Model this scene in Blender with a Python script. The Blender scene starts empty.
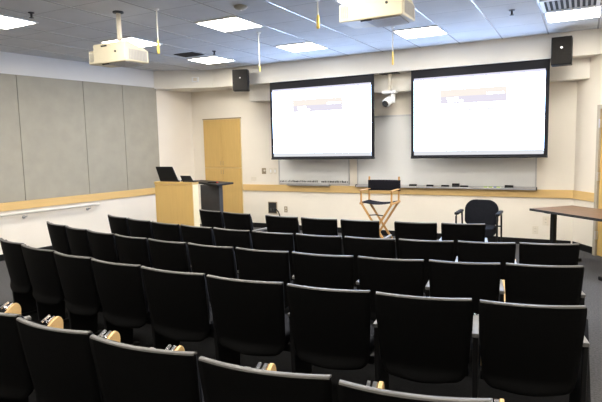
import bpy, bmesh, math, random
from mathutils import Vector, Matrix
random.seed(7)
S = bpy.context.scene
COL = S.collection
PI = math.pi
CAM_Z = 1.70          # eye height of the photographer
CEIL = 3.22
D = 9.2               # distance to the front wall

# ------------------------------------------------------------------ materials
def nd(nt, t, **kw):
    n = nt.nodes.new(t)
    for k, v in kw.items():
        if hasattr(n, k): setattr(n, k, v)
        else: n.inputs[k].default_value = v
    return n
def mat(name, col, rough=0.6, spec=0.4, metal=0.0, var=0.08, scale=12.0, bump=0.0, bscale=200.0, stretch=None):
    m = bpy.data.materials.new(name); m.use_nodes = True
    nt = m.node_tree; b = nt.nodes['Principled BSDF']
    b.inputs['Roughness'].default_value = rough
    b.inputs['Specular IOR Level'].default_value = spec
    b.inputs['Metallic'].default_value = metal
    tc = nd(nt, 'ShaderNodeTexCoord')
    src = tc.outputs['Object']
    if stretch:
        mp = nd(nt, 'ShaderNodeMapping'); mp.inputs['Scale'].default_value = stretch
        nt.links.new(src, mp.inputs['Vector']); src = mp.outputs['Vector']
    n = nd(nt, 'ShaderNodeTexNoise'); n.inputs['Scale'].default_value = scale; n.inputs['Detail'].default_value = 4
    nt.links.new(src, n.inputs['Vector'])
    r = nd(nt, 'ShaderNodeValToRGB')
    r.color_ramp.elements[0].position = 0.3; r.color_ramp.elements[1].position = 0.7
    r.color_ramp.elements[0].color = tuple(c * (1 - var) for c in col) + (1,)
    r.color_ramp.elements[1].color = tuple(min(1, c * (1 + var)) for c in col) + (1,)
    nt.links.new(n.outputs['Fac'], r.inputs['Fac']); nt.links.new(r.outputs['Color'], b.inputs['Base Color'])
    if bump:
        n2 = nd(nt, 'ShaderNodeTexNoise'); n2.inputs['Scale'].default_value = bscale
        nt.links.new(tc.outputs['Object'], n2.inputs['Vector'])
        bp = nd(nt, 'ShaderNodeBump'); bp.inputs['Strength'].default_value = bump; bp.inputs['Distance'].default_value = 0.002
        nt.links.new(n2.outputs['Fac'], bp.inputs['Height']); nt.links.new(bp.outputs['Normal'], b.inputs['Normal'])
    return m
def emit(name, col, strength):
    m = bpy.data.materials.new(name); m.use_nodes = True
    nt = m.node_tree; nt.nodes.clear()
    e = nd(nt, 'ShaderNodeEmission'); e.inputs['Color'].default_value = tuple(col) + (1,); e.inputs['Strength'].default_value = strength
    o = nd(nt, 'ShaderNodeOutputMaterial'); nt.links.new(e.outputs[0], o.inputs['Surface'])
    return m

GRID_X, GRID_Y, TILE = -0.48, 7.84, 0.63
def ceiling_mat():
    m = mat('ceiling_tile', (0.54, 0.55, 0.565), rough=0.85, spec=0.2, var=0.05, scale=3)
    nt = m.node_tree; b = nt.nodes['Principled BSDF']
    tc = nd(nt, 'ShaderNodeTexCoord'); sp = nd(nt, 'ShaderNodeSeparateXYZ'); nt.links.new(tc.outputs['Object'], sp.inputs[0])
    masks = []
    for ax, off in ((0, GRID_X), (1, GRID_Y)):
        a = nd(nt, 'ShaderNodeMath', operation='ADD'); nt.links.new(sp.outputs[ax], a.inputs[0]); a.inputs[1].default_value = -off + TILE * 60 + 0.012
        d = nd(nt, 'ShaderNodeMath', operation='MODULO'); nt.links.new(a.outputs[0], d.inputs[0]); d.inputs[1].default_value = TILE
        c = nd(nt, 'ShaderNodeMath', operation='LESS_THAN'); nt.links.new(d.outputs[0], c.inputs[0]); c.inputs[1].default_value = 0.006
        masks.append(c)
    mx = nd(nt, 'ShaderNodeMath', operation='MAXIMUM'); nt.links.new(masks[0].outputs[0], mx.inputs[0]); nt.links.new(masks[1].outputs[0], mx.inputs[1])
    mix = nd(nt, 'ShaderNodeMix', data_type='RGBA')
    old = b.inputs['Base Color'].links[0].from_socket
    nt.links.new(mx.outputs[0], mix.inputs['Factor']); nt.links.new(old, mix.inputs[6]); mix.inputs[7].default_value = (0.16, 0.165, 0.17, 1)
    nt.links.new(mix.outputs[2], b.inputs['Base Color'])
    n2 = nd(nt, 'ShaderNodeTexNoise'); n2.inputs['Scale'].default_value = 90; nt.links.new(tc.outputs['Object'], n2.inputs['Vector'])
    bp = nd(nt, 'ShaderNodeBump'); bp.inputs['Strength'].default_value = 0.25; bp.inputs['Distance'].default_value = 0.003
    nt.links.new(n2.outputs['Fac'], bp.inputs['Height']); nt.links.new(bp.outputs['Normal'], b.inputs['Normal'])
    return m

M = {}
M['wall'] = mat('cream_paint', (0.79, 0.735, 0.645), rough=0.75, spec=0.25, var=0.02, scale=2)
M['wallside'] = mat('white_paint', (0.80, 0.75, 0.68), rough=0.75, spec=0.25, var=0.02, scale=2)
M['soffit'] = mat('soffit_paint', (0.76, 0.725, 0.66), rough=0.8, spec=0.2, var=0.02, scale=2)
M['soffitleft'] = mat('left_soffit_screen_tint', (0.72, 0.71, 0.70), rough=0.8, spec=0.2, var=0.02, scale=2)  # soffit paint with the screens' bluish light mixed into the colour
M['ceil'] = ceiling_mat()
M['tbar'] = mat('ceiling_grid_bar', (0.42, 0.43, 0.45), rough=0.2, spec=0.9, var=0.02)
M['seatshade'] = mat('seat_row_shade', (0.006, 0.006, 0.0065), rough=0.9, spec=0.08, var=0.3, scale=50, bump=0.4, bscale=300)  # shade between the seat rows, painted as a near-black colour
M['framepaint'] = mat('beige_frame_paint', (0.42, 0.37, 0.29), rough=0.5, var=0.03)
M['carpet'] = mat('grey_carpet', (0.075, 0.075, 0.078), rough=0.95, spec=0.1, var=0.3, scale=60, bump=0.6, bscale=300)
M['fabric'] = mat('panel_fabric', (0.35, 0.33, 0.28), rough=0.95, spec=0.1, var=0.05, scale=5, bump=0.3, bscale=500)
M['wood'] = mat('maple_veneer', (0.58, 0.385, 0.135), rough=0.45, spec=0.35, var=0.035, scale=4, stretch=(6, 6, 0.6))
M['trimwood'] = mat('maple_rail', (0.66, 0.45, 0.19), rough=0.45, spec=0.35, var=0.04, scale=4, stretch=(0.6, 0.6, 6))
M['edge'] = mat('pale_edge_veneer', (0.75, 0.66, 0.44), rough=0.5, var=0.04)
M['dirwood'] = mat('varnished_beech', (0.50, 0.27, 0.09), rough=0.4, var=0.15, scale=10)
M['tablewood'] = mat('walnut_laminate', (0.135, 0.072, 0.038), rough=0.35, spec=0.4, var=0.25, scale=5, stretch=(1, 6, 6))
M['tabwood'] = mat('tablet_beech', (0.72, 0.48, 0.22), rough=0.4, var=0.08)
M['blackfab'] = mat('black_upholstery', (0.0022, 0.0022, 0.0023), rough=0.75, spec=0.06, var=0.15, scale=30, bump=0.2, bscale=400)
M['charcoal'] = mat('charcoal_upholstery', (0.008, 0.009, 0.013), rough=0.85, spec=0.12, var=0.2, scale=40, bump=0.3, bscale=400)
M['canvas'] = mat('black_canvas', (0.009, 0.009, 0.013), rough=0.9, spec=0.1, var=0.2, scale=50, bump=0.3, bscale=600)
M['cap'] = mat('grey_edge_moulding', (0.085, 0.082, 0.078), rough=0.42, spec=0.5, var=0.05)
M['arm'] = mat('armrest_plastic', (0.16, 0.155, 0.15), rough=0.35, spec=0.5, var=0.05)
M['blackplastic'] = mat('black_plastic', (0.006, 0.006, 0.0065), rough=0.5, spec=0.2, var=0.1)
M['blackmetal'] = mat('black_metal', (0.006, 0.006, 0.0065), rough=0.45, spec=0.25, var=0.1)
M['darkgrey'] = mat('dark_grey_laminate', (0.035, 0.036, 0.04), rough=0.5, var=0.1)
M['speaker'] = mat('speaker_grille_cloth', (0.015, 0.014, 0.013), rough=0.85, spec=0.1, var=0.15, scale=60)
M['projector'] = mat('projector_shell', (0.60, 0.545, 0.40), rough=0.45, spec=0.4, var=0.02)
M['projgrey'] = mat('projector_underside', (0.36, 0.35, 0.34), rough=0.5, var=0.05)
M['vent'] = mat('vent_slats', (0.42, 0.40, 0.34), rough=0.6, var=0.05)
M['dark'] = mat('dark_recess', (0.02, 0.02, 0.02), rough=0.8, var=0.1)
M['white'] = mat('white_plastic', (0.82, 0.82, 0.82), rough=0.4, var=0.02)
M['ivory'] = mat('ivory_plastic', (0.72, 0.66, 0.55), rough=0.45, var=0.03)
M['alu'] = mat('brushed_aluminium', (0.55, 0.55, 0.56), rough=0.35, metal=0.9, var=0.06, scale=30)
M['rail'] = mat('handrail_satin', (0.62, 0.60, 0.55), rough=0.35, spec=0.5, var=0.04)
M['chrome'] = mat('chrome', (0.85, 0.85, 0.87), rough=0.15, metal=1.0, var=0.02)
M['board'] = mat('whiteboard_enamel', (0.74, 0.74, 0.73), rough=0.22, spec=0.5, var=0.02, scale=2)
M['yellow'] = mat('yellow_wood_handle', (0.85, 0.62, 0.15), rough=0.5, var=0.05)
M['cord'] = mat('white_cord', (0.8, 0.79, 0.74), rough=0.7, var=0.05)
M['green'] = mat('lime_marker', (0.50, 0.72, 0.10), rough=0.4, var=0.05)
M['blue'] = mat('blue_marker', (0.05, 0.15, 0.5), rough=0.4, var=0.05)
M['red'] = mat('red_plastic', (0.5, 0.04, 0.03), rough=0.4, var=0.05)
M['tan'] = mat('tan_plate', (0.30, 0.24, 0.16), rough=0.5, var=0.05)
M['screenframe'] = mat('screen_black_border', (0.006, 0.006, 0.010), rough=0.6, spec=0.25, var=0.1)
M['lamp'] = emit('lit_diffuser', (1.0, 0.94, 0.84), 40.0)
SC = (0.56, 0.78, 1.22)
M['scr'] = emit('projected_white', SC, 11.0)
M['scrbar'] = emit('projected_grey_strip', (0.86, 0.88, 0.92), 0.93)
M['scrtop'] = emit('projected_lilac_strip', (0.84, 0.82, 0.98), 1.0)
M['banA'] = emit('projected_peach', (1.0, 0.92, 0.85), 1.0)
M['banB'] = emit('projected_lilac', (0.84, 0.80, 0.91), 1.0)
M['banC'] = emit('projected_pale_lilac', (0.92, 0.90, 1.0), 0.98)

# ------------------------------------------------------------------ mesh helpers
class B:
    def __init__(s): s.bm = bmesh.new()
    def box(s, x0, x1, y0, y1, z0, z1, Mx=None, mi=0):
        r = bmesh.ops.create_cube(s.bm, size=1)
        for v in r['verts']:
            v.co = Vector(((x0 + x1) / 2 + v.co.x * (x1 - x0), (y0 + y1) / 2 + v.co.y * (y1 - y0), (z0 + z1) / 2 + v.co.z * (z1 - z0)))
            if Mx: v.co = Mx @ v.co
        return s
    def tube(s, pts, r, n=10, caps=True, r1=None):
        pts = [Vector(p) for p in pts]; rings = []
        up = Vector((0, 0, 1))
        for i, p in enumerate(pts):
            a = pts[max(i - 1, 0)]; b = pts[min(i + 1, len(pts) - 1)]
            t = (b - a).normalized()
            ref = up if abs(t.dot(up)) < 0.95 else Vector((1, 0, 0))
            u = t.cross(ref).normalized(); w = t.cross(u).normalized()
            rr = r if r1 is None else r + (r1 - r) * i / (len(pts) - 1)
            rings.append([s.bm.verts.new(p + u * rr * math.cos(2 * PI * k / n) + w * rr * math.sin(2 * PI * k / n)) for k in range(n)])
        for a, b in zip(rings, rings[1:]):
            for k in range(n): s.bm.faces.new((a[k], a[(k + 1) % n], b[(k + 1) % n], b[k]))
        if caps: s.bm.faces.new(rings[0]); s.bm.faces.new(rings[-1])
        return s
    def bar(s, p0, p1, w, h, ref=(0, 0, 1)):
        p0, p1 = Vector(p0), Vector(p1); t = (p1 - p0).normalized(); ref = Vector(ref)
        if abs(t.dot(ref)) > 0.95: ref = Vector((0, 1, 0))
        u = t.cross(ref).normalized(); v = u.cross(t).normalized()
        R = [[s.bm.verts.new(p + u * w / 2 * a + v * h / 2 * b) for a, b in ((-1, -1), (1, -1), (1, 1), (-1, 1))] for p in (p0, p1)]
        for k in range(4): s.bm.faces.new((R[0][k], R[0][(k + 1) % 4], R[1][(k + 1) % 4], R[1][k]))
        s.bm.faces.new(R[0]); s.bm.faces.new(R[1]); return s
    def prism(s, poly, a, b, axis='z', Mx=None):
        def P(p, t):
            v = {'z': (p[0], p[1], t), 'x': (t, p[0], p[1]), 'y': (p[0], t, p[1])}[axis]
            v = Vector(v); return Mx @ v if Mx else v
        lo = [s.bm.verts.new(P(p, a)) for p in poly]; hi = [s.bm.verts.new(P(p, b)) for p in poly]
        n = len(poly)
        for k in range(n): s.bm.faces.new((lo[k], lo[(k + 1) % n], hi[(k + 1) % n], hi[k]))
        s.bm.faces.new(lo); s.bm.faces.new(hi); return s
    def lathe(s, prof, c, n=24, Mx=None):
        rings = []
        for r, z in prof:
            ring = []
            for k in range(n):
                v = Vector((r * math.cos(2 * PI * k / n), r * math.sin(2 * PI * k / n), z))
                if Mx: v = Mx @ v
                ring.append(s.bm.verts.new(v + Vector(c)))
            rings.append(ring)
        for a, b in zip(rings, rings[1:]):
            for k in range(n): s.bm.faces.new((a[k], a[(k + 1) % n], b[(k + 1) % n], b[k]))
        s.bm.faces.new(rings[0]); s.bm.faces.new(rings[-1]); return s
    def build(s, name, m, parent=None, bevel=0, seg=2, smooth=False, loc=None):
        bmesh.ops.recalc_face_normals(s.bm, faces=s.bm.faces)
        me = bpy.data.meshes.new(name); s.bm.to_mesh(me); s.bm.free()
        o = bpy.data.objects.new(name, me); COL.objects.link(o)
        me.materials.append(m)
        if parent: o.parent = parent
        if smooth:
            for p in me.polygons: p.use_smooth = True
        if bevel:
            bv = o.modifiers.new('soft_edges', 'BEVEL'); bv.width = bevel; bv.segments = seg; bv.limit_method = 'ANGLE'; bv.angle_limit = 0.7
        if loc: o.location = loc
        return o
def tag(o, label, cat, group=None):
    o['label'] = label; o['category'] = cat
    if group: o['group'] = group
    return o
def thing(name, label, cat, loc=(0, 0, 0), rz=0, group=None):
    o = bpy.data.objects.new(name, None); COL.objects.link(o); o.location = loc; o.rotation_euler = (0, 0, rz)
    o.empty_display_size = 0.1
    return tag(o, label, cat, group)
def struct(name, b, m, **k):
    o = b.build(name, m, **k); o['kind'] = 'structure'; return o
def copy_tree(o, parent=None):
    c = o.copy(); COL.objects.link(c)
    if parent: c.parent = parent
    for ch in list(o.children): copy_tree(ch, c)
    return c

# ------------------------------------------------------------------ room shell
def LX(y): return -7.93 + 0.11 * (y - 5.1)            # face of the left wall panels
def LXw(y): return LX(y) - 0.05                        # plaster behind them
RC = (-0.09, D)                                        # front / right corner
def RX(y): return RC[0] + 0.66 * (D - y)               # splayed part of the right wall
YB = -3.0
RY = 6.94; RS = RX(RY)                                 # where the right wall straightens
LC = LXw(D)

struct('floor', B().box(-9.6, RS + 0.3, YB - 0.3, D + 0.2, -0.1, 0), M['carpet'])
struct('ceiling', B().box(-9.6, RS + 0.3, YB - 0.3, D + 0.2, CEIL, CEIL + 0.1), M['ceil'])
struct('wall_front', B().prism([(LC - 0.3, D), (RC[0] + 0.12, D), (RC[0] + 0.12, D + 0.15), (LC - 0.3, D + 0.15)], 0, CEIL), M['wall'])
struct('wall_left', B().prism([(LXw(YB), YB), (LXw(D), D), (LXw(D) - 0.15, D), (LXw(YB) - 0.15, YB)], 0, CEIL), M['wallside'])
struct('wall_right', B().prism([RC, (RS, RY), (RS, YB), (RS + 0.15, YB), (RS + 0.15, RY + 0.05), (RC[0] + 0.15, D + 0.05)], 0, CEIL), M['wall'])
struct('wall_back', B().box(-9.3, RS + 0.15, YB - 0.15, YB, 0, CEIL), M['wall'])

# ceiling grid bars (white metal tees under the tiles), one lattice
tb = B()
k = 0
for i in range(-3, 15):
    x = GRID_X - TILE * i
    if LX(5) - 0.4 < x < RS: tb.box(x - 0.009, x + 0.009, YB, 8.7, CEIL - 0.004, CEIL)
struct('trim_1', tb, M['tbar'])

# soffit round the room: along the front, across the corner, along the left
SOF = 2.87
sf = B().prism([(-6.55, 8.70), (0.40, 8.70), (0.20, 8.84), (RC[0] + 0.03, D), (-6.55, D)], SOF, CEIL)
struct('trim_2', sf, M['soffit'])
struct('trim_3', B().prism([(LX(8.15), 8.15), (-6.55, 8.70), (-6.55, D), (LC, D), (LXw(8.15), 8.15)], SOF, CEIL), M['soffit'])
struct('trim_4', B().prism([(LX(YB), YB), (LX(8.15), 8.15), (LXw(8.15), 8.15), (LXw(YB), YB)], SOF + 0.02, CEIL), M['soffitleft'])
struct('trim_5', B().prism([(-5.86, 8.95), (0.07, 8.95), (RC[0], D), (-5.60, D)], 2.566, SOF), M['soffit'])

# chair rail in maple: front, right, left
struct('trim_6', B().box(-6.25, RC[0] - 0.01, D - 0.025, D, 0.77, 0.90), M['trimwood'], bevel=0.004)
def rwall(name, y0, y1, z0, z1, th, m, **kw):
    n = Vector((-1, -0.66, 0)).normalized() * th
    return struct(name, B().prism([(RX(y0), y0), (RX(y1), y1), (RX(y1) + n.x, y1 + n.y), (RX(y0) + n.x, y0 + n.y)], z0, z1), m, **kw)
rwall('trim_7', D - 0.005, 8.74, 0.77, 0.90, 0.025, M['trimwood'])
struct('trim_8', B().prism([(LX(YB), YB), (LX(8.2), 8.2), (LX(8.2) + 0.025, 8.2), (LX(YB) + 0.025, YB)], 0.77, 0.90), M['trimwood'])
struct('trim_9', B().prism([(LXw(YB), YB), (LX(8.2) - 0.05, 8.2), (LX(8.2), 8.2), (LX(YB), YB)], 0.0, 0.77), M['wallside'])
# baseboards
struct('baseboard_front', B().box(-6.24, RC[0] - 0.02, D - 0.015, D, 0, 0.10), M['blackplastic'])
rwall('baseboard_right', D - 0.02, 8.74, 0, 0.10, 0.015, M['blackplastic'])
struct('baseboard_left', B().prism([(LX(YB), YB), (LX(8.2), 8.2), (LX(8.2) + 0.015, 8.2), (LX(YB) + 0.015, YB)], 0, 0.10), M['blackplastic'])

# door on the splayed right wall
nR = Vector((-1, -0.66, 0)).normalized(); tR = Vector((0.66, -1, 0)).normalized()
p0 = Vector((RX(8.72), 8.72, 0))
MD = Matrix(((tR.x, nR.x, 0, p0.x), (tR.y, nR.y, 0, p0.y), (0, 0, 1, 0), (0, 0, 0, 1)))
dr = struct('door_1', B().box(0.06, 0.98, 0, 0.03, 0.01, 2.10, MD), M['wood'])
fr = B().box(0.0, 0.06, 0, 0.06, 0, 2.16, MD).box(0.98, 1.04, 0, 0.06, 0, 2.16, MD).box(0.06, 0.98, 0, 0.06, 2.10, 2.16, MD)
fr.build('door_frame', M['framepaint'], dr)
for z in (0.3, 1.15, 1.9): B().box(0.05, 0.075, 0.03, 0.066, z - 0.06, z + 0.06, MD).build('hinge', M['alu'], dr)
B().tube([MD @ Vector((0.9, 0.03, 1.0)), MD @ Vector((0.9, 0.09, 1.0)), MD @ Vector((0.78, 0.09, 1.0))], 0.011).build('door_handle', M['alu'], dr)

# acoustic fabric panels on the left wall
yb = [-1.0, 0.9, 2.65, 4.10, 5.415, 6.57, 7.39, 8.20]
plab = {6: 'narrow grey fabric wall panel ending at the white corner wall by the lectern',
        5: 'grey fabric wall panel second from the white corner wall behind the lectern',
        4: 'wide grey fabric wall panel third from the white corner wall, behind the hanging projector',
        3: 'grey fabric wall panel cut by the left edge of the photo, above the handrail'}
for i in range(3, len(yb) - 1):
    a, b_ = yb[i] + 0.004, yb[i + 1] - 0.004
    o = B().prism([(LXw(a), a), (LXw(b_), b_), (LX(b_), b_), (LX(a), a)], 0.90, SOF + 0.02).build('acoustic_panel', M['fabric'], bevel=0.006)
    tag(o, plab[i], 'wall panel', 'fabric panels on the left wall')

# handrail
hr = thing('handrail', 'pale metal handrail on brackets below the wood rail of the left wall', 'handrail', (LX(5.4), 5.4, 0.70))
def hl(y, off, z): return (LX(y) + off - LX(5.4), y - 5.4, z - 0.70)
B().tube([hl(2.5, 0.09, 0.715), hl(6.60, 0.09, 0.715), hl(6.68, 0.075, 0.71), hl(6.70, 0.028, 0.71)], 0.021, 12).build('rail', M['rail'], hr, smooth=True)
for y in (2.9, 4.1, 5.36, 6.50):
    br = B().tube([hl(y, 0.09, 0.70), hl(y, 0.085, 0.655), hl(y, 0.02, 0.64)], 0.009, 8)
    br.lathe([(0.028, 0), (0.028, 0.012), (0.01, 0.014)], hl(y, 0.0, 0.64), 14, Matrix.Rotation(PI / 2, 3, 'Y'))
    br.build('bracket', M['alu'], hr, smooth=True)

# ------------------------------------------------------------------ ceiling lights
lights = [(-6.40, 3.68), (-4.26, 3.43), (-2.37, 3.43), (-0.48, 3.43),
          (-6.12, 5.50), (-4.26, 5.32), (-2.37, 5.32), (-0.48, 5.32),
          (-6.14, 7.40), (-4.24, 7.22), (-2.35, 7.18), (-0.46, 7.22),
          (-6.15, 1.54), (-4.26, 1.54), (-2.37, 1.54), (-0.48, 1.54),
          (-6.15, -0.98), (-4.26, -0.98), (-2.37, -0.98), (-0.48, -0.98)]
vis = {0: 'square ceiling light at the left edge of the photo, over the left rows',
       1: 'ceiling light cut by the top edge just left of the hanging projector pole',
       4: 'square ceiling light mostly hidden behind the left hanging projector',
       5: 'square ceiling light near the top middle, beside the round smoke detector',
       6: 'ceiling light above the right hanging projector, mostly out of view',
       8: 'small far ceiling light beside the dark ceiling grille above the cupboard',
       9: 'small far ceiling light above the left projection screen',
       10: 'far ceiling light between the hanging projector and the right projection screen',
       11: 'ceiling light above the right loudspeaker, next to the air vent'}
back_n = 0
for i, (x, y) in enumerate(lights):
    if i in vis: lab = vis[i]
    else:
        lab = 'square ceiling light in the rows above and behind the photographer, out of the photo'
    t = thing('ceiling_light', lab, 'ceiling light', (x + TILE / 2, y + TILE / 2, CEIL), 0, 'square ceiling lights' if i in vis else 'ceiling lights behind the photographer')
    h = TILE / 2 - 0.006
    f = B()
    for a in ((-h, h, -h, -h + 0.02), (-h, h, h - 0.02, h), (-h, -h + 0.02, -h + 0.02, h - 0.02), (h - 0.02, h, -h + 0.02, h - 0.02)): f.box(*a, -0.014, 0)
    f.build('frame', M['white'], t)
    B().box(-h + 0.02, h - 0.02, -h + 0.02, h - 0.02, -0.010, -0.002).build('diffuser', M['lamp'], t)

# air vents, smoke detector, sprinklers
t = thing('ceiling_vent', 'louvred air vent in the ceiling beside the light above the right loudspeaker', 'air vent', (-0.165, 6.895, CEIL))
f = B()
for a in ((-0.30, 0.30, -0.30, -0.26), (-0.30, 0.30, 0.26, 0.30), (-0.30, -0.26, -0.26, 0.26), (0.26, 0.30, -0.26, 0.26)): f.box(*a, -0.014, 0)
f.build('frame', M['white'], t)
B().box(-0.26, 0.26, -0.26, 0.26, -0.004, 0).build('backing', M['dark'], t)
f = B()
for k in range(9):
    x = -0.22 + k * 0.055
    f.box(x - 0.012, x + 0.012, -0.26, 0.26, -0.013, -0.004)
f.build('slats', M['projgrey'], t)
t = thing('ceiling_grille', 'small dark square grille in the ceiling beside the far left light', 'air vent', (-5.78, 7.06, CEIL))
B().box(-0.20, 0.20, -0.15, 0.15, -0.008, 0).build('recess', M['dark'], t)
f = B()
for k in range(6): f.box(-0.19, 0.19, -0.13 + k * 0.052 - 0.006, -0.13 + k * 0.052 + 0.006, -0.014, -0.008)
f.build('slats', M['darkgrey'], t)
t = thing('smoke_detector', 'round grey smoke detector on the ceiling near the top middle light', 'smoke detector', (-3.35, 5.0, CEIL))
B().lathe([(0.075, 0), (0.075, -0.012), (0.06, -0.03), (0.03, -0.04), (0.001, -0.042)], (0, 0, 0), 28).build('housing', M['vent'], t, smooth=True)
B().lathe([(0.012, -0.040), (0.012, -0.046), (0.001, -0.047)], (0, 0, 0), 12).build('indicator', M['white'], t)
for (x, y, lab) in ((-5.44, 3.97, 'ceiling sprinkler near the leftmost ceiling light'), (-5.26, 7.05, 'ceiling sprinkler beside the far light above the cupboard'), (-0.78, 6.88, 'ceiling sprinkler between the right hanging projector and the air vent')):
    t = thing('sprinkler', lab, 'sprinkler', (x, y, CEIL), 0, 'ceiling sprinklers')
    B().lathe([(0.035, 0), (0.033, -0.008), (0.012, -0.012), (0.012, -0.05), (0.001, -0.05)], (0, 0, 0), 16).build('escutcheon', M['darkgrey'], t)
    B().lathe([(0.024, -0.060), (0.026, -0.055), (0.008, -0.05)], (0, 0, 0), 14).build('deflector', M['darkgrey'], t)

# pull cords with yellow handles
for (x, y, z0, z1, lab, rr) in ((-4.195, 4.6, 2.736, 2.876, 'white hanging cord with thick yellow handle beside the left projector', 0.016),
                           (-3.922, 6.27, 2.70, 2.78, 'white hanging cord with slim yellow tip in front of the left loudspeaker', 0.010),
                           (-2.524, 5.23, 2.919, 3.06, 'hanging cord with yellow handle at the top edge, between the two projectors', 0.018),
                           (-2.264, 6.96, 2.725, 2.90, 'hanging cord with yellow handle directly above the small white camera', 0.014)):
    t = thing('pull_cord', lab, 'pull cord', (x, y, CEIL), 0, 'ceiling pull cords')
    B().lathe([(0.03, 0), (0.026, -0.012), (0.006, -0.016)], (0, 0, 0), 14).build('ceiling_cup', M['white'], t)
    B().tube([(0, 0, -0.012), (0, 0, z1 - CEIL)], 0.007, 8).build('cord', M['cord'], t)
    B().lathe([(0.004, z1 - CEIL + 0.01), (rr * 0.8, z1 - CEIL - 0.005), (rr, (z0 + z1) / 2 - CEIL), (rr, z0 - CEIL + 0.01), (rr * 0.5, z0 - CEIL)], (0, 0, 0), 14).build('handle', M['yellow'], t, smooth=True)

# ------------------------------------------------------------------ projectors
def projector(name, label, x0, x1, y0, y1, zb, pole):
    px, py = pole
    t = thing(name, label, 'projector', (px, py, zb), 0, 'ceiling projectors')
    a, b, c, d = x0 - px, x1 - px, y0 - py, y1 - py
    H = 0.225
    body = B().prism([(c, 0), (d, 0.01), (d, 0.145), (d - 0.07, 0.17), (c + 0.05, H), (c, H - 0.012)], a + 0.09, b, 'x')
    body.prism([(c + 0.01, 0.004), (d - 0.01, 0.012), (d - 0.01, 0.13), (c + 0.01, 0.155)], a, a + 0.10, 'x')
    bo = body.build('body', M['projector'], t, bevel=0.012)
    # side intake grille (right side) and front-corner grille
    g = B()
    for k in range(12):
        y = c + 0.07 + k * (d - c - 0.11) / 11
        g.box(b - 0.002, b + 0.004, y - 0.006, y + 0.006, 0.03, 0.135)
    B().box(b - 0.004, b + 0.0015, c + 0.055, d - 0.03, 0.024, 0.142).build('grille_panel', M['vent'], t)
    g.build('side_grille', M['projgrey'], t)
    g = B()
    for k in range(5): g.box(a + 0.02 + k * 0.018, a + 0.028 + k * 0.018, c + 0.004, c + 0.012, 0.03, 0.13)
    g.build('rear_grille', M['vent'], t)
    # underside tray, lens recess and foot
    B().prism([(a + 0.24, c + 0.03), (b - 0.03, c + 0.03), (b - 0.05, d - 0.03), (a + 0.24, d - 0.03)], -0.006, 0.004).build('underside_panel', M['projgrey'], t)
    B().box(a + 0.20, a + 0.30, c + 0.02, c + 0.035, -0.009, 0.006).build('vent_slot', M['dark'], t)
    B().lathe([(0.045, 0), (0.05, 0.05), (0.04, 0.055), (0.036, 0.03), (0.001, 0.028)], ((a + b) / 2, d - 0.01, 0.08), 24, Matrix.Rotation(-PI / 2, 3, 'X')).build('lens', M['dark'], t, smooth=True)
    B().lathe([(0.012, 0), (0.012, 0.008), (0.001, 0.009)], (b - 0.14, c + 0.002, 0.115), 14, Matrix.Rotation(PI / 2, 3, 'X')).build('sensor', M['dark'], t)
    B().box(a + 0.22, a + 0.31, c - 0.004, c + 0.01, 0.178, 0.195).build('port', M['dark'], t)
    # mount
    B().tube([(0, 0, 0.205), (0, 0, CEIL - zb - 0.01)], 0.026, 18).build('mount_pole', M['ivory'], t, smooth=True)
    m_ = B().lathe([(0.06, 0.0), (0.06, -0.014), (0.03, -0.02)], (0, 0, CEIL - zb), 20).build('ceiling_flange', M['darkgrey'], t)
    B().box(-0.09, 0.09, -0.06, 0.06, 0.205, 0.23).build('mount_plate', M['ivory'], t, bevel=0.006)
    B().tube([(0.028, 0, 0.35), (0.032, 0.0, 0.25), (0.05, 0.04, 0.2)], 0.006, 8).build('cable', M['cord'], t)
    return t
projector('projector', 'cream ceiling projector hanging on a pole at the upper left', -4.976, -4.40, 4.30, 4.66, 2.645, (-4.63, 4.46))
projector('projector', 'cream ceiling projector cut by the top edge, in front of the right screen', -1.945, -1.36, 4.45, 4.83, 2.765, (-1.62, 4.63))

# ------------------------------------------------------------------ screens
def screen(name, label, x0, x1):
    y = 8.76; z0, z1 = 1.42, SOF
    t = thing(name, label, 'projection screen', ((x0 + x1) / 2, y, z0), 0, 'projection screens')
    w = (x1 - x0) / 2; h = z1 - z0
    B().box(-w, w, -0.006, 0.006, 0.02, h).build('screen_fabric', M['screenframe'], t)
    B().tube([(-w, 0, 0.016), (w, 0, 0.016)], 0.016, 12).build('bottom_bar', M['blackmetal'], t)
    ix0, ix1, iz0, iz1 = -w + 0.05, w - 0.055, 0.055, h - 0.135
    B().box(ix0, ix1, -0.0075, -0.006, iz0, iz1).build('projected_image', M['scr'], t)
    IW, IH = ix1 - ix0, iz1 - iz0
    def patch(n, u0, u1, v0, v1, m, e=0.0006):
        return B().box(ix0 + u0 * IW, ix0 + u1 * IW, -0.0075 - e, -0.0073, iz0 + v0 * IH, iz0 + v1 * IH).build(n, m, t)
    patch('window_strip', 0.0, 1.0, 0.97, 1.0, M['scrtop'])
    patch('task_strip', 0.0, 1.0, 0.0, 0.055, M['scrbar'])
    patch('banner', 0.22, 0.73, 0.74, 0.83, M['banA'])
    patch('banner_band', 0.22, 0.73, 0.65, 0.74, M['banB'])
    for (u0, u1, v0, v1) in ((0.27, 0.36, 0.712, 0.728), (0.28, 0.40, 0.675, 0.692), (0.58, 0.71, 0.745, 0.765)):
        B().box(ix0 + u0 * IW, ix0 + u1 * IW, -0.0085, -0.0074, iz0 + v0 * IH, iz0 + v1 * IH).build('banner_text', M['scr'], t)
    patch('text_line', 0.28, 0.70, 0.555, 0.58, M['banC'])
    for s in (-1, 1): B().box(s * (w - 0.01) - 0.012, s * (w - 0.01) + 0.012, -0.018, 0.018, 0.0, 0.034).build('end_cap', M['darkgrey'], t)
    return t
screen('projection_screen', 'pulled-down lit projection screen on the left, beside the left loudspeaker', -5.265, -3.185)
screen('projection_screen', 'pulled-down lit projection screen on the right, above the office chair', -2.535, -0.452)

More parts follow.
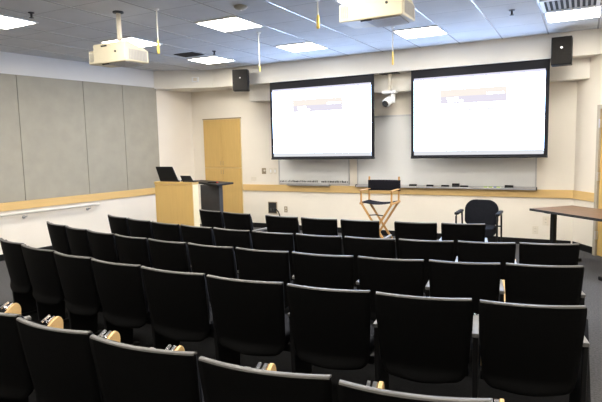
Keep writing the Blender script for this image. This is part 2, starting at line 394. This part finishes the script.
# ------------------------------------------------------------------ loudspeakers
def speaker(label, c, rz, w, h, d):
    t = thing('loudspeaker', label, 'loudspeaker', c, rz, 'wall loudspeakers')
    B().box(-w / 2, w / 2, -d / 2, d / 2, -h / 2, h / 2).build('cabinet', M['blackplastic'], t, bevel=0.008)
    B().box(-w / 2 + 0.012, w / 2 - 0.012, -d / 2 - 0.008, -d / 2 + 0.002, -h / 2 + 0.012, h / 2 - 0.012).build('grille', M['speaker'], t, bevel=0.004)
    B().lathe([(0.013, 0), (0.013, 0.004), (0.001, 0.005)], (0.0, -d / 2 - 0.007, 0.04), 14, Matrix.Rotation(PI / 2, 3, 'X')).build('badge', M['alu'], t)
    R = Matrix.Rotation(-rz, 3, 'Z')
    wall = R @ Vector((0.0, 8.70 - c[1], 0.0))
    e = B().tube([(0, d / 2 - 0.01, 0), wall], 0.014, 10)
    e.build('bracket', M['blackmetal'], t)
    return t
speaker('black loudspeaker on the soffit left of the left screen, above the cupboard', (-5.69, 8.42, 2.915), math.radians(24), 0.29, 0.39, 0.19)
speaker('black loudspeaker high on the soffit at the right of the right screen', (-0.29, 8.50, 2.92), math.radians(-2), 0.26, 0.385, 0.2)

# small camera hanging between the screens
t = thing('ceiling_camera', 'small white camera with black lens hanging between the two screens', 'camera', (-2.93, 8.84, SOF))
B().box(-0.16, 0.16, -0.08, 0.08, -0.012, 0).build('mount_plate', M['darkgrey'], t)
B().tube([(0, 0, -0.012), (0, 0, -0.30)], 0.034, 16).build('pole', M['ivory'], t, smooth=True)
B().box(-0.12, 0.12, -0.07, 0.07, -0.345, -0.295).box(0.03, 0.09, -0.035, 0.035, -0.50, -0.32).build('yoke', M['white'], t, bevel=0.01)
ax = Vector((-0.22, -0.85, -0.42)).normalized()
q = ax.to_track_quat('Z', 'Y').to_matrix()
B().lathe([(0.04, -0.14), (0.07, -0.12), (0.074, 0.07), (0.066, 0.10), (0.04, 0.105)], (-0.02, -0.02, -0.47), 22, q).build('camera_body', M['white'], t, smooth=True)
B().lathe([(0.056, 0.098), (0.056, 0.116), (0.04, 0.117), (0.001, 0.108)], (-0.02, -0.02, -0.47), 22, q).build('lens', M['dark'], t, smooth=True)

# strobe device on the corner soffit
d1 = (Vector((-6.55, 8.70)) - Vector((LX(8.15), 8.15))).normalized()
t = thing('alarm_strobe', 'small white alarm strobe on the angled corner soffit', 'alarm strobe', (-6.85, 8.527, 3.03), math.atan2(d1.y, d1.x))
B().box(-0.07, 0.07, -0.03, 0.0, -0.05, 0.05).build('housing', M['white'], t, bevel=0.008)
B().box(-0.035, 0.035, -0.045, -0.03, -0.03, 0.03).build('lens', M['ivory'], t, bevel=0.006)

# ------------------------------------------------------------------ built-in cupboard
t = thing('built_in_cupboard', 'tall maple built-in cupboard with four doors in the front wall', 'cupboard', (-6.73, D, 0))
cw = 0.475
fr = B().box(-cw, cw, -0.02, 0, 0, 2.27).build('carcass', M['edge'], t)
B().box(-cw - 0.01, cw + 0.01, -0.042, 0, 2.262, 2.285).build('top_trim', M['tan'], t)
for s in (-1, 1):
    for (z0, z1, hz) in ((0.10, 1.236, 1.16), (1.244, 2.258, 1.34)):
        dd = B().box(min(s * 0.003, s * (cw - 0.004)), max(s * 0.003, s * (cw - 0.004)), -0.040, -0.02, z0, z1).build('door', M['wood'], t, bevel=0.003)
        B().tube([(s * 0.03, -0.040, hz - 0.04), (s * 0.03, -0.062, hz - 0.04), (s * 0.03, -0.062, hz + 0.04), (s * 0.03, -0.040, hz + 0.04)], 0.004, 8).build('handle', M['tan'], dd)
B().box(-cw, cw, -0.03, -0.02, 0, 0.095).build('plinth', M['blackplastic'], t)

# ------------------------------------------------------------------ whiteboards
def whiteboard(label, x0, x1, z0, z1, tray):
    t = thing('whiteboard', label, 'whiteboard', ((x0 + x1) / 2, D, z0), 0, 'whiteboards')
    w = (x1 - x0) / 2; h = z1 - z0
    B().box(-w + 0.01, w - 0.01, -0.014, -0.001, 0.01, h - 0.01).build('writing_surface', M['board'], t)
    B().box(-w, w, -0.022, 0, h - 0.03, h).box(-w, w, -0.022, 0, 0, 0.018).box(-w, -w + 0.02, -0.022, 0, 0.018, h - 0.03).box(w - 0.02, w, -0.022, 0, 0.018, h - 0.03).build('frame', M['alu'], t)
    return t, w, h
t, w, h = whiteboard('short whiteboard under the left screen with a row of dark magnets along its foot', -5.37, -3.84, 0.925, 2.18, None)
B().box(-0.54, 0.38, -0.10, 0, -0.03, 0.0).build('tray', M['alu'], t, bevel=0.004)
for k in range(42):
    x = -w + 0.04 + k * (2 * w - 0.08) / 41
    if k in (24, 25): continue
    a = 0.006 + 0.009 * random.random()
    B().box(x - a, x + a, -0.019, -0.014, 0.035, 0.06 + 0.015 * random.random()).build('magnet', M['darkgrey'], t)
t, w, h = whiteboard('long whiteboard under the right screen with erasers on its tray', -3.68, -0.625, 0.925, 2.18, None)
B().box(-w, w, -0.10, -0.0, -0.032, -0.012).box(-w, w, -0.10, -0.092, -0.012, 0.0).build('tray', M['alu'], t, bevel=0.002)
B().box(-w - 0.012, -w, -0.10, 0, -0.034, 0.012).build('tray_end_cap', M['darkgrey'], t); B().box(w, w + 0.012, -0.10, 0, -0.034, 0.012).build('tray_end_cap', M['darkgrey'], t)
ZT = 0.913
for i, (xa, xb, hh, lab) in enumerate(((-2.68, -2.55, 0.045, 'leftmost black eraser on the whiteboard tray, next to the folding chair'),
                                (-2.375, -2.255, 0.042, 'second black eraser from the folding chair on the whiteboard tray'),
                                (-2.118, -1.99, 0.04, 'third black eraser from the folding chair on the whiteboard tray'),
                                (-1.935, -1.815, 0.07, 'tall black eraser in the middle of the whiteboard tray'),
                                (-1.80, -1.672, 0.036, 'flat black eraser touching the right side of the tall eraser'),
                                (-1.094, -0.962, 0.052, 'rightmost black eraser on the whiteboard tray, right of the lime markers'))):
    e = thing('board_eraser', lab, 'eraser', ((xa + xb) / 2, D - 0.055, ZT), 0, 'erasers on the whiteboard tray')
    B().box(-(xb - xa) / 2, (xb - xa) / 2, -0.022, 0.022, 0, hh * 0.5).build('felt', M['darkgrey'], e)
    B().box(-(xb - xa) / 2, (xb - xa) / 2, -0.024, 0.024, hh * 0.5, hh).build('grip', M['blackplastic'], e, bevel=0.005)
for i, (x, m, lab) in enumerate(((-1.385, 'green', 'leftmost lime marker lying on the whiteboard tray'), (-1.305, 'green', 'second lime marker from the left on the whiteboard tray'),
                          (-1.245, 'blue', 'blue marker between the lime markers on the whiteboard tray'), (-1.185, 'green', 'rightmost lime marker lying on the whiteboard tray, beside the last eraser'))):
    e = thing('marker', lab, 'marker', (x, D - 0.05, ZT + 0.012), 0, 'markers on the whiteboard tray')
    L = 0.034 if m == 'green' else 0.022
    B().tube([(-L, 0, 0), (L - 0.012, 0, 0)], 0.012, 12).build('barrel', M[m], e)
    B().tube([(L - 0.012, 0, 0), (L, 0, 0)], 0.0125, 12).build('cap', M['white'] if m == 'green' else M['blue'], e)

# ------------------------------------------------------------------ wall plates
def plate(name, label, cat, x, z, w, h, m, kind, grp=None):
    t = thing(name, label, cat, (x, D, z), 0, grp)
    B().box(-w / 2, w / 2, -0.007, 0, -h / 2, h / 2).build('cover', m, t, bevel=0.003)
    if kind == 'switch': B().box(-0.014, 0.014, -0.016, -0.007, -0.03, 0.03).build('rocker', M['white'], t, bevel=0.002)
    if kind == 'outlet':
        for s in (-1, 1):
            so = B().box(-0.017, 0.017, -0.010, -0.007, s * 0.026 - 0.014, s * 0.026 + 0.014).build('socket', M['ivory'], t, bevel=0.003)
            B().box(-0.008, -0.005, -0.0115, -0.010, s * 0.026 - 0.005, s * 0.026 + 0.006).box(0.005, 0.008, -0.0115, -0.010, s * 0.026 - 0.005, s * 0.026 + 0.006).build('slots', M['dark'], so)
    return t
tp = plate('control_plate', 'tan control plate on the wall left of the two light switches', 'wall plate', -5.727, 1.176, 0.10, 0.12, M['tan'], None)
B().lathe([(0.02, 0), (0.018, 0.015), (0.001, 0.016)], (0.02, -0.007, 0.01), 14, Matrix.Rotation(PI / 2, 3, 'X')).build('knob', M['ivory'], tp)
plate('light_switch', 'white light switch beside the tan control plate', 'light switch', -5.56, 1.177, 0.075, 0.12, M['ivory'], 'switch', 'light switches')
plate('light_switch', 'white light switch closest to the left whiteboard edge', 'light switch', -5.459, 1.177, 0.06, 0.12, M['ivory'], 'switch', 'light switches')
bp = plate('blank_plate', 'blank cream wall plate above the wood rail by the cupboard', 'wall plate', -5.976, 1.018, 0.13, 0.08, M['ivory'], None)
for s in (-1, 1): B().lathe([(0.005, 0), (0.004, 0.003), (0.001, 0.003)], (s * 0.045, -0.007, 0), 8, Matrix.Rotation(PI / 2, 3, 'X')).build('screw', M['alu'], bp)
plate('outlet', 'wall outlet right of the dark cable box, above the front row', 'outlet', -5.234, 0.406, 0.075, 0.12, M['tan'], 'outlet', 'wall outlets')
plate('outlet', 'upper wall outlet beside the black table leg', 'outlet', -0.476, 0.40, 0.09, 0.15, M['ivory'], 'outlet', 'wall outlets')
plate('outlet', 'lower pale wall outlet left of the table leg', 'outlet', -0.623, 0.245, 0.09, 0.13, M['ivory'], 'outlet', 'wall outlets')
t = thing('cable_box', 'dark recessed cable box low on the front wall with black cable', 'cable box', (-5.538, D, 0.43))
B().box(-0.105, 0.105, -0.02, 0, -0.12, 0.12).build('box_frame', M['tan'], t, bevel=0.004)
B().box(-0.09, 0.09, -0.022, -0.015, -0.105, 0.105).build('recess', M['dark'], t)
for s in (-0.04, 0.03): B().box(s - 0.018, s + 0.018, -0.03, -0.02, -0.06, -0.01).build('connector', M['darkgrey'], t)
B().tube([(0.03, -0.03, -0.04), (0.06, -0.09, -0.02), (0.13, -0.12, 0.0), (0.2, -0.13, -0.06), (0.25, -0.12, -0.20), (0.27, -0.12, -0.42)], 0.012, 8).build('cable', M['blackplastic'], t, smooth=True)

# ------------------------------------------------------------------ lectern, side table and devices
t = thing('lectern', 'maple lectern box standing left of the cupboard with devices on top', 'lectern', (-5.765, 6.62, 0))
B().box(-0.385, 0.385, -0.12, -0.10, 0.05, 1.105).build('front_panel', M['wood'], t, bevel=0.003)
for s in (-1, 1): B().box(s * 0.3725 - 0.0125, s * 0.3725 + 0.0125, -0.10, 0.035, 0.05, 1.105).build('side_panel', M['edge'], t)
B().box(-0.36, 0.36, -0.10, 0.035, 0.55, 0.57).build('shelf', M['wood'], t)
B().box(-0.39, 0.39, -0.125, 0.04, 1.108, 1.15).build('top', M['wood'], t, bevel=0.004)
B().box(-0.35, 0.35, -0.10, 0.03, 0.0, 0.05).build('plinth', M['blackplastic'], t)
t = thing('side_table', 'black pedestal table standing behind the right side of the lectern', 'side table', (-5.40, 7.20, 0))
B().prism([(-0.85, 0.31), (-0.47, 0.09), (0.195, -0.29), (0.17, 0.21), (-0.43, 0.46), (-0.85, 0.63)], 1.055, 1.085).build('table_top', M['blackplastic'], t, bevel=0.003)
B().box(-0.30, 0.095, -0.10, 0.0, 0.03, 1.055).build('pedestal', M['darkgrey'], t, bevel=0.006)
B().box(-0.32, 0.12, -0.16, 0.20, 0.0, 0.03).build('foot', M['blackplastic'], t, bevel=0.004)
def laptop(name, label, loc, rz, w, sk, wt, h, lean, cat, dp):
    t = thing(name, label, cat, loc, rz)
    B().box(-w / 2, w / 2, 0.02, dp, 0, 0.02).build('base', M['blackplastic'], t, bevel=0.004)
    Mx = Matrix.Translation((0, 0.02, 0.015)) @ Matrix.Rotation(lean, 4, 'X')
    B().prism([(-w / 2, 0), (w / 2, 0), (wt - w / 2 - sk, h), (-w / 2 - sk, h)], -0.008, 0.008, 'y', Mx).build('screen_lid', M['blackplastic'], t, bevel=0.003)
    B().tube([(-w / 2 + 0.03, 0.02, 0.014), (w / 2 - 0.03, 0.02, 0.014)], 0.009, 10).build('hinge', M['darkgrey'], t)
    k = B().box(-w / 2 + 0.02, w / 2 - 0.02, 0.04, dp - 0.03, 0.0195, 0.022).build('keyboard', M['darkgrey'], t)
    return t
laptop('monitor', 'large black monitor with slanted side on the left of the lectern top', (-5.855, 6.50, 1.15), 0, 0.38, 0.035, 0.345, 0.235, 0.22, 'monitor', 0.15)
laptop('laptop', 'small black laptop on the right of the lectern top', (-5.475, 6.50, 1.15), 0.0, 0.22, 0.05, 0.20, 0.085, -0.2, 'laptop', 0.15)
cb = B()
cb.tube([(-5.70, 6.60, 1.156), (-5.72, 6.61, 1.20), (-5.70, 6.62, 1.235), (-5.66, 6.62, 1.225), (-5.64, 6.61, 1.18), (-5.62, 6.60, 1.156)], 0.007, 8)
cb.tube([(-5.72, 6.55, 1.156), (-5.715, 6.56, 1.19), (-5.69, 6.57, 1.20), (-5.66, 6.56, 1.156)], 0.007, 8)
tag(cb.build('cable', M['cord'], smooth=True), 'loops of pale cable between the monitor and the laptop on the lectern', 'cable')
t = thing('remote_control', 'thin dark remote with a red end lying on the black table beside the lectern', 'remote control', (-5.50, 7.20, 1.085), 0.1)
B().box(-0.10, 0.07, -0.02, 0.02, 0, 0.018).build('body', M['blackplastic'], t, bevel=0.004)
B().box(0.07, 0.09, -0.02, 0.02, 0, 0.018).build('end', M['red'], t, bevel=0.003)

# ------------------------------------------------------------------ director's chair
t = thing('folding_chair', 'tall folding wooden chair with black canvas seat and back at the front wall', 'folding chair', (-2.76, 7.84, 0))
hw, yr, yf = 0.245, 0.16, -0.19
SH, AH = 0.805, 0.965
W = M['dirwood']
for s in (-1, 1):
    B().bar((s * hw, yr, SH - 0.03), (s * hw, yr + 0.02, 1.165), 0.026, 0.032).build('back_post', W, t, bevel=0.005)
    B().bar((s * hw, yf, SH - 0.03), (s * hw, yf, AH), 0.026, 0.030).build('arm_post', W, t, bevel=0.005)
    B().box(s * hw - 0.028, s * hw + 0.028, yf - 0.05, yr + 0.0, AH, AH + 0.012).build('armrest', W, t, bevel=0.006)
    B().box(s * hw - 0.016, s * hw + 0.016, yf - 0.04, yr + 0.05, SH - 0.05, SH - 0.015).build('seat_rail', W, t, bevel=0.005)
    B().box(s * hw - 0.016, s * hw + 0.016, yf - 0.06, yr + 0.07, 0.0, 0.03).build('floor_rail', W, t, bevel=0.005)
    for y in (yf + 0.01 + s * 0.012, yr - 0.01 + s * 0.012):
        B().bar((s * hw, y, SH - 0.03), (-s * hw, y, 0.02), 0.034, 0.020, (0, 1, 0)).build('leg', W, t, bevel=0.004)
B().tube([(-0.11, yf - 0.005, 0.59), (0.0, yf - 0.012, 0.60), (0.11, yf - 0.005, 0.59)], 0.008, 8).build('stretcher', M['blackmetal'], t)
B().bar((-0.2, yf - 0.03, 0.22), (0.2, yf - 0.03, 0.22), 0.06, 0.018).build('footrest', W, t, bevel=0.004)
g = bmesh.new(); rows = []
for j in range(7):
    rows.append([g.verts.new((-hw + 2 * hw * i / 12, yf + (yr - yf) * j / 6, SH - 0.012 - 0.030 * math.sin(PI * i / 12))) for i in range(13)])
for a, b in zip(rows, rows[1:]):
    for i in range(12): g.faces.new((a[i], a[i + 1], b[i + 1], b[i]))
bb = B(); bb.bm.free(); bb.bm = g
o = bb.build('canvas_seat', M['canvas'], t, smooth=True); sm = o.modifiers.new('thickness', 'SOLIDIFY'); sm.thickness = 0.008
g = bmesh.new(); rows = []
for j in range(7):
    rows.append([g.verts.new((-hw - 0.016 + 2 * (hw + 0.016) * i / 12, yr - 0.012 + 0.02 + 0.035 * math.sin(PI * i / 12), 0.945 + 0.165 * j / 6)) for i in range(13)])
for a, b in zip(rows, rows[1:]):
    for i in range(12): g.faces.new((a[i], a[i + 1], b[i + 1], b[i]))
bb = B(); bb.bm.free(); bb.bm = g
o = bb.build('canvas_back', M['canvas'], t, smooth=True); sm = o.modifiers.new('thickness', 'SOLIDIFY'); sm.thickness = 0.045; sm.offset = 0

# ------------------------------------------------------------------ office guest chair
t = thing('office_chair', 'charcoal upholstered office armchair with rounded back by the front wall', 'chair', (-1.27, 7.80, 0))
def rounded(w, h, rt, rb, n=8):
    P = []
    for (cx, cz, r, a0) in ((w - rt, h - rt, rt, 0), (-w + rt, h - rt, rt, PI / 2), (-w + rb, -h + rb, rb, PI), (w - rb, -h + rb, rb, 1.5 * PI)):
        for k in range(n + 1):
            a = a0 + PI / 2 * k / n; P.append((cx + r * math.cos(a), cz + r * math.sin(a)))
    return P
Mb = Matrix.Translation((0, 0.21, 0.655)) @ Matrix.Rotation(-0.12, 4, 'X')
B().prism(rounded(0.235, 0.185, 0.15, 0.07), -0.03, 0.035, 'y', Mb).build('backrest', M['charcoal'], t, bevel=0.018, seg=3)
Ms = Matrix.Translation((0, -0.04, 0.45))
B().prism(rounded(0.225, 0.225, 0.09, 0.07), -0.085, 0.035, 'z', Ms).build('seat', M['charcoal'], t, bevel=0.02, seg=3)
for s in (-1, 1):
    x = s * 0.275
    B().tube([(x, -0.20, 0.665), (x, -0.225, 0.64), (x, -0.225, 0.02), (x, -0.20, 0.013), (x, 0.25, 0.013), (x, 0.27, 0.03), (x, 0.22, 0.48), (x, 0.19, 0.65)], 0.013, 10).build('leg_frame', M['blackmetal'], t, smooth=True)
    B().prism(rounded(0.03, 0.21, 0.028, 0.028), 0.66, 0.695, 'z', Matrix.Translation((x, -0.02, 0))).build('armrest', M['blackplastic'], t, bevel=0.01)
B().bar((-0.275, -0.10, 0.355), (0.275, -0.10, 0.355), 0.03, 0.018).bar((-0.275, 0.215, 0.46), (0.275, 0.215, 0.46), 0.03, 0.018).build('crossbar', M['blackmetal'], t)
B().bar((0, 0.17, 0.41), (0, 0.245, 0.60), 0.07, 0.012, (1, 0, 0)).build('back_bracket', M['blackmetal'], t)

# ------------------------------------------------------------------ side table on the right
a0 = Vector((-0.61, 7.87)); ul = Vector((0.72, -0.70)).normalized(); us = Vector((0.70, 0.72)).normalized()
t = thing('work_table', 'brown wood-topped table on black legs at the right edge by the door', 'table', (a0.x, a0.y, 0), math.atan2(ul.y, ul.x))
TL, TW = 1.40, 0.74
B().box(0, TL, 0, TW, 0.722, 0.752).build('table_top', M['tablewood'], t, bevel=0.003)
B().box(-0.003, TL + 0.003, -0.004, 0, 0.720, 0.7515).box(-0.003, 0, 0, TW, 0.720, 0.7515).build('edge_band', M['dark'], t)
for x in (0.225, TL - 0.25):
    B().box(x - 0.03, x + 0.03, 0.17, 0.23, 0.05, 0.70).build('leg', M['blackmetal'], t, bevel=0.006)
    B().box(x - 0.05, x + 0.05, 0.05, TW - 0.08, 0.0, 0.05).build('foot', M['blackmetal'], t, bevel=0.012)
    B().box(x - 0.04, x + 0.04, 0.08, TW - 0.08, 0.70, 0.722).build('bracket', M['blackmetal'], t)

# ------------------------------------------------------------------ auditorium seating
PITCH = 0.54
HW = 0.257
TOP = 0.84
def shell_pt(u, v):
    # v = 0 bottom .. 1 top ; u = -1..1
    z = 0.335 + (TOP - 0.335) * v
    w = HW - 0.030 * (1 - v) ** 1.3
    if v < 0.16: w -= 0.085 * (1 - math.sqrt(max(0, 1 - (1 - v / 0.16) ** 2)))
    if v > 0.97: w -= 0.006 * ((v - 0.97) / 0.03) ** 2
    y = 0.075 * (1 - v) ** 1.15
    if v < 0.16: y -= 0.035 * math.sin((1 - v / 0.16) * PI / 2) ** 2
    y += 0.040 * (u * u - 1)
    return Vector((u * w, y, z))
def make_seat():
    t = thing('auditorium_seat', '', 'auditorium seat')
    g = bmesh.new(); vs = [0, .015, .04, .07, .105, .14, .17, .25, .38, .52, .66, .80, .90, .955, .985, 1.0]; NU = 16; R = []
    for v in vs: R.append([g.verts.new(shell_pt(-1 + 2 * i / NU, v)) for i in range(NU + 1)])
    for a, b in zip(R, R[1:]):
        for i in range(NU): g.faces.new((a[i], a[i + 1], b[i + 1], b[i]))
    bb = B(); bb.bm.free(); bb.bm = g
    o = bb.build('back_shell', M['blackfab'], t, smooth=True)
    for p in o.data.polygons: pass
    sm = o.modifiers.new('thickness', 'SOLIDIFY'); sm.thickness = 0.022; sm.offset = 1 if False else -1
    # grey moulding along the top edge
    g = bmesh.new(); rings = []
    for i in range(NU + 1):
        u = (-1 + 2 * i / NU); p = shell_pt(u, 1.0)
        x = p.x * 0.995
        ring = []
        for (dy, dz) in ((-0.003, -0.005), (-0.001, 0.002), (0.005, 0.005), (0.018, 0.005), (0.024, 0.002), (0.026, -0.005)):
            ring.append(g.verts.new((x, p.y + dy, p.z + dz)))
        rings.append(ring)
    for a, b in zip(rings, rings[1:]):
        for k in range(6): g.faces.new((a[k], a[(k + 1) % 6], b[(k + 1) % 6], b[k]))
    g.faces.new(rings[0]); g.faces.new(rings[-1])
    bb = B(); bb.bm.free(); bb.bm = g
    bb.build('top_moulding', M['cap'], t)['label'] = 'grey moulding along the top edge'
    # front cushion of the back
    g = bmesh.new(); R = []
    for v in (0.22, 0.3, 0.45, 0.6, 0.75, 0.88, 0.94):
        R.append([g.verts.new(shell_pt((-1 + 2 * i / 10) * 0.9, v) + Vector((0, 0.028 + 0.03 * max(0.0, math.sin(PI * (v - 0.22) / 0.72)) ** 0.5, 0))) for i in range(11)])
    for a, b in zip(R, R[1:]):
        for i in range(10): g.faces.new((a[i], a[i + 1], b[i + 1], b[i]))
    bb = B(); bb.bm.free(); bb.bm = g
    o = bb.build('back_cushion', M['charcoal'], t, smooth=True); sm = o.modifiers.new('thickness', 'SOLIDIFY'); sm.thickness = 0.03; sm.offset = 1
    B().prism(rounded(0.20, 0.215, 0.05, 0.03), 0.385, 0.455, 'z', Matrix.Translation((0, 0.325, 0))).build('seat_cushion', M['charcoal'], t, bevel=0.02, seg=3)
    B().box(-0.235, 0.235, 0.16, 0.24, 0.33, 0.384).build('seat_beam', M['blackmetal'], t, bevel=0.006)
    side_parts(t, PITCH / 2)
    # folded writing tablet beside the seat
    tx = PITCH / 2 + 0.036
    P = [(0.34, 0.30), (0.58, 0.30), (0.60, 0.53)] + [(0.565 + 0.035 * math.cos(a), 0.53 + 0.055 * math.sin(a)) for a in [PI / 2 * k / 6 for k in range(1, 7)]] + [(0.535, 0.57), (0.36, 0.44)]
    tab = B().prism(P, tx - 0.009, tx + 0.009, 'x').build('writing_tablet', M['tabwood'], t, bevel=0.003)
    tab['label'] = 'wooden folded writing tablet'
    hg = B().bar((tx - 0.022, 0.50, 0.55), (tx - 0.022, 0.56, 0.58), 0.018, 0.012).bar((tx - 0.044, 0.48, 0.56), (tx - 0.044, 0.54, 0.59), 0.014, 0.012).bar((tx - 0.05, 0.50, 0.566), (tx - 0.008, 0.51, 0.556), 0.012, 0.012)
    hg.build('hinge', M['chrome'], tab)
    return t
def side_parts(t, x):
    B().box(x - 0.017, x + 0.017, 0.06, 0.40, 0.606, 0.630).build('armrest', M['arm'], t, bevel=0.005)
    B().prism([(0.10, 0.03), (0.34, 0.03), (0.36, 0.34), (0.38, 0.604), (0.07, 0.604), (0.08, 0.34)], x - 0.014, x + 0.014, 'x').build('side_support', M['blackplastic'], t, bevel=0.005)
    B().box(x - 0.03, x + 0.03, 0.07, 0.40, 0.0, 0.03).build('foot', M['blackmetal'], t, bevel=0.008)
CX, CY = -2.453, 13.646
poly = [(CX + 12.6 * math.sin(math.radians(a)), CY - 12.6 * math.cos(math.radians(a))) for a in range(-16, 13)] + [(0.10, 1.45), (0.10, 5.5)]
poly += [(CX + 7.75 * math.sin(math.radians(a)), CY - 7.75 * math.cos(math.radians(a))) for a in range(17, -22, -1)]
struct('floor', B().prism(poly, 0.0, 0.004), M['seatshade'])  # dark sheet over the carpet, standing in for shade under the seats
rowspec = [  # radius, list of (left angle, right angle), residual slope per degree
    (8.178, 'front', [(-15.5, -12.2), (-12.1, -8.5), (-6.98, -3.45), (-3.35, 0.15), (0.25, 3.65), (4.62, 8.0), (8.1, 11.4)], -0.0022),
    (9.216, 'second', [(-19.0, -15.8), (-15.8, -12.55), (-12.55, -9.3), (-9.3, -6.2), (-6.2, -3.05), (-3.05, 0.1), (0.1, 3.21), (3.21, 6.35), (6.35, 9.5), (9.5, 12.6), (12.6, 15.65)], -0.0030),
    (10.006, 'third', [(-19.0, -15.7), (-15.7, -12.8), (-12.8, -9.8), (-9.8, -6.81), (-6.81, -3.82), (-3.82, -0.78), (-0.78, 2.3), (2.3, 5.45), (5.45, 8.5), (8.5, 11.5), (11.5, 14.52)], -0.0012),
    (10.867, 'fourth', [(-14.2, -11.25), (-11.25, -7.95), (-7.95, -5.06), (-5.06, -1.99), (-1.99, 1.24), (1.24, 4.45), (4.45, 7.41), (7.41, 10.39), (10.39, 13.3)], 0.0058),
    (11.991, 'last and nearest', [(-9.2, -6.35), (-6.35, -3.5), (-3.5, -0.55), (-0.55, 2.14), (2.14, 5.11), (5.11, 7.99), (7.99, 10.65), (10.65, 13.3)], 0.0105),
]
ORD = ['rightmost', 'second from the right', 'third from the right', 'fourth from the right', 'fifth from the right', 'sixth from the right', 'seventh from the right', 'eighth from the right', 'ninth from the right', 'tenth from the right', 'leftmost']
near = {('front', 6): 'leftmost black seat in the front row, below the black side table of the lectern',
        ('front', 5): 'front row black seat second from the left, beside the gap in the row',
        ('front', 4): 'front row black seat just right of the gap, under the dark cable box',
        ('front', 1): 'front row black seat in front of the tall folding chair, after the narrow gap',
        ('front', 0): 'rightmost black seat in the front row, in front of the office chair',
        ('last and nearest', 0): 'nearest black seat at the bottom right corner, mostly below the frame',
        ('last and nearest', 5): 'nearest row black seat cut by the left edge of the photo',
        ('last and nearest', 6): 'nearest row seat just outside the left edge, only its wooden tablet showing',
        ('last and nearest', 7): 'leftmost nearest row seat outside the left edge, only its tablet tip showing',
        ('fourth', 8): 'fourth row black seat cut by the left edge of the photo',
        ('fourth', 0): 'large black seat at the right end of the fourth row, by the aisle'}
proto = make_seat()
first = True
row_starts = []
for (R_, rname, segs, slope) in rowspec:
    n = len(segs)
    for i, (a, b) in enumerate(segs):
        mid = math.radians((a + b) / 2); rr = R_ + slope * (a + b) / 2
        o = proto if first else copy_tree(proto); first = False
        o.location = (CX + rr * math.sin(mid), CY - rr * math.cos(mid), 0)
        o.rotation_euler = (0, 0, mid)
        wd = math.radians(b - a) * rr
        o.scale = (wd / PITCH, 1, 1)
        k = n - 1 - i
        od = 'leftmost' if i == 0 else ORD[k]
        rowtxt = {'front': 'front row', 'last and nearest': 'nearest row'}.get(rname, rname + ' row from the front')
        o['label'] = near.get((rname, k), 'black auditorium seat, %s in the %s' % (od, rowtxt))
        o['group'] = 'black auditorium seats'
        if i == n - 1 or segs[i + 1][0] - b > 0.5:
            for ch in list(o.children):
                if ch.name.startswith('writing_tablet'):
                    for g in list(ch.children): bpy.data.objects.remove(g)
                    bpy.data.objects.remove(ch)
        gap_left = i == 0 or a - segs[i - 1][1] > 0.5
        if gap_left: row_starts.append(o)

for ch in list(proto.children):
    if ch.name.startswith('writing_tablet'):
        for g in list(ch.children): bpy.data.objects.remove(g)
        bpy.data.objects.remove(ch)
for o in row_starts: side_parts(o, -PITCH / 2)      # end supports on the open left ends

# ------------------------------------------------------------------ world, camera, colour management
w = bpy.data.worlds.new('world'); S.world = w; w.use_nodes = True
w.node_tree.nodes['Background'].inputs['Color'].default_value = (0.5, 0.5, 0.52, 1)
w.node_tree.nodes['Background'].inputs['Strength'].default_value = 0.05
cam = bpy.data.cameras.new('camera'); co = bpy.data.objects.new('camera', cam); COL.objects.link(co)
F = 528.93; yaw, pitch, roll = -0.488313, -0.106615, -0.0226193
cam.sensor_fit = 'HORIZONTAL'; cam.sensor_width = 36; cam.lens = 36 * F / 602
f = Vector((math.sin(yaw) * math.cos(pitch), math.cos(yaw) * math.cos(pitch), math.sin(pitch)))
r = Vector((math.cos(yaw), -math.sin(yaw), 0)); u = r.cross(f)
r2 = r * math.cos(roll) + u * math.sin(roll); u2 = -r * math.sin(roll) + u * math.cos(roll)
mw = Matrix((r2, u2, -f)).transposed().to_4x4(); mw.translation = (0, 0, CAM_Z)
co.matrix_world = mw
cam.clip_start = 0.05
S.camera = co
S.view_settings.view_transform = 'Standard'; S.view_settings.look = 'None'; S.view_settings.exposure = 0.0; S.view_settings.gamma = 1.0
S.view_settings.use_curve_mapping = False
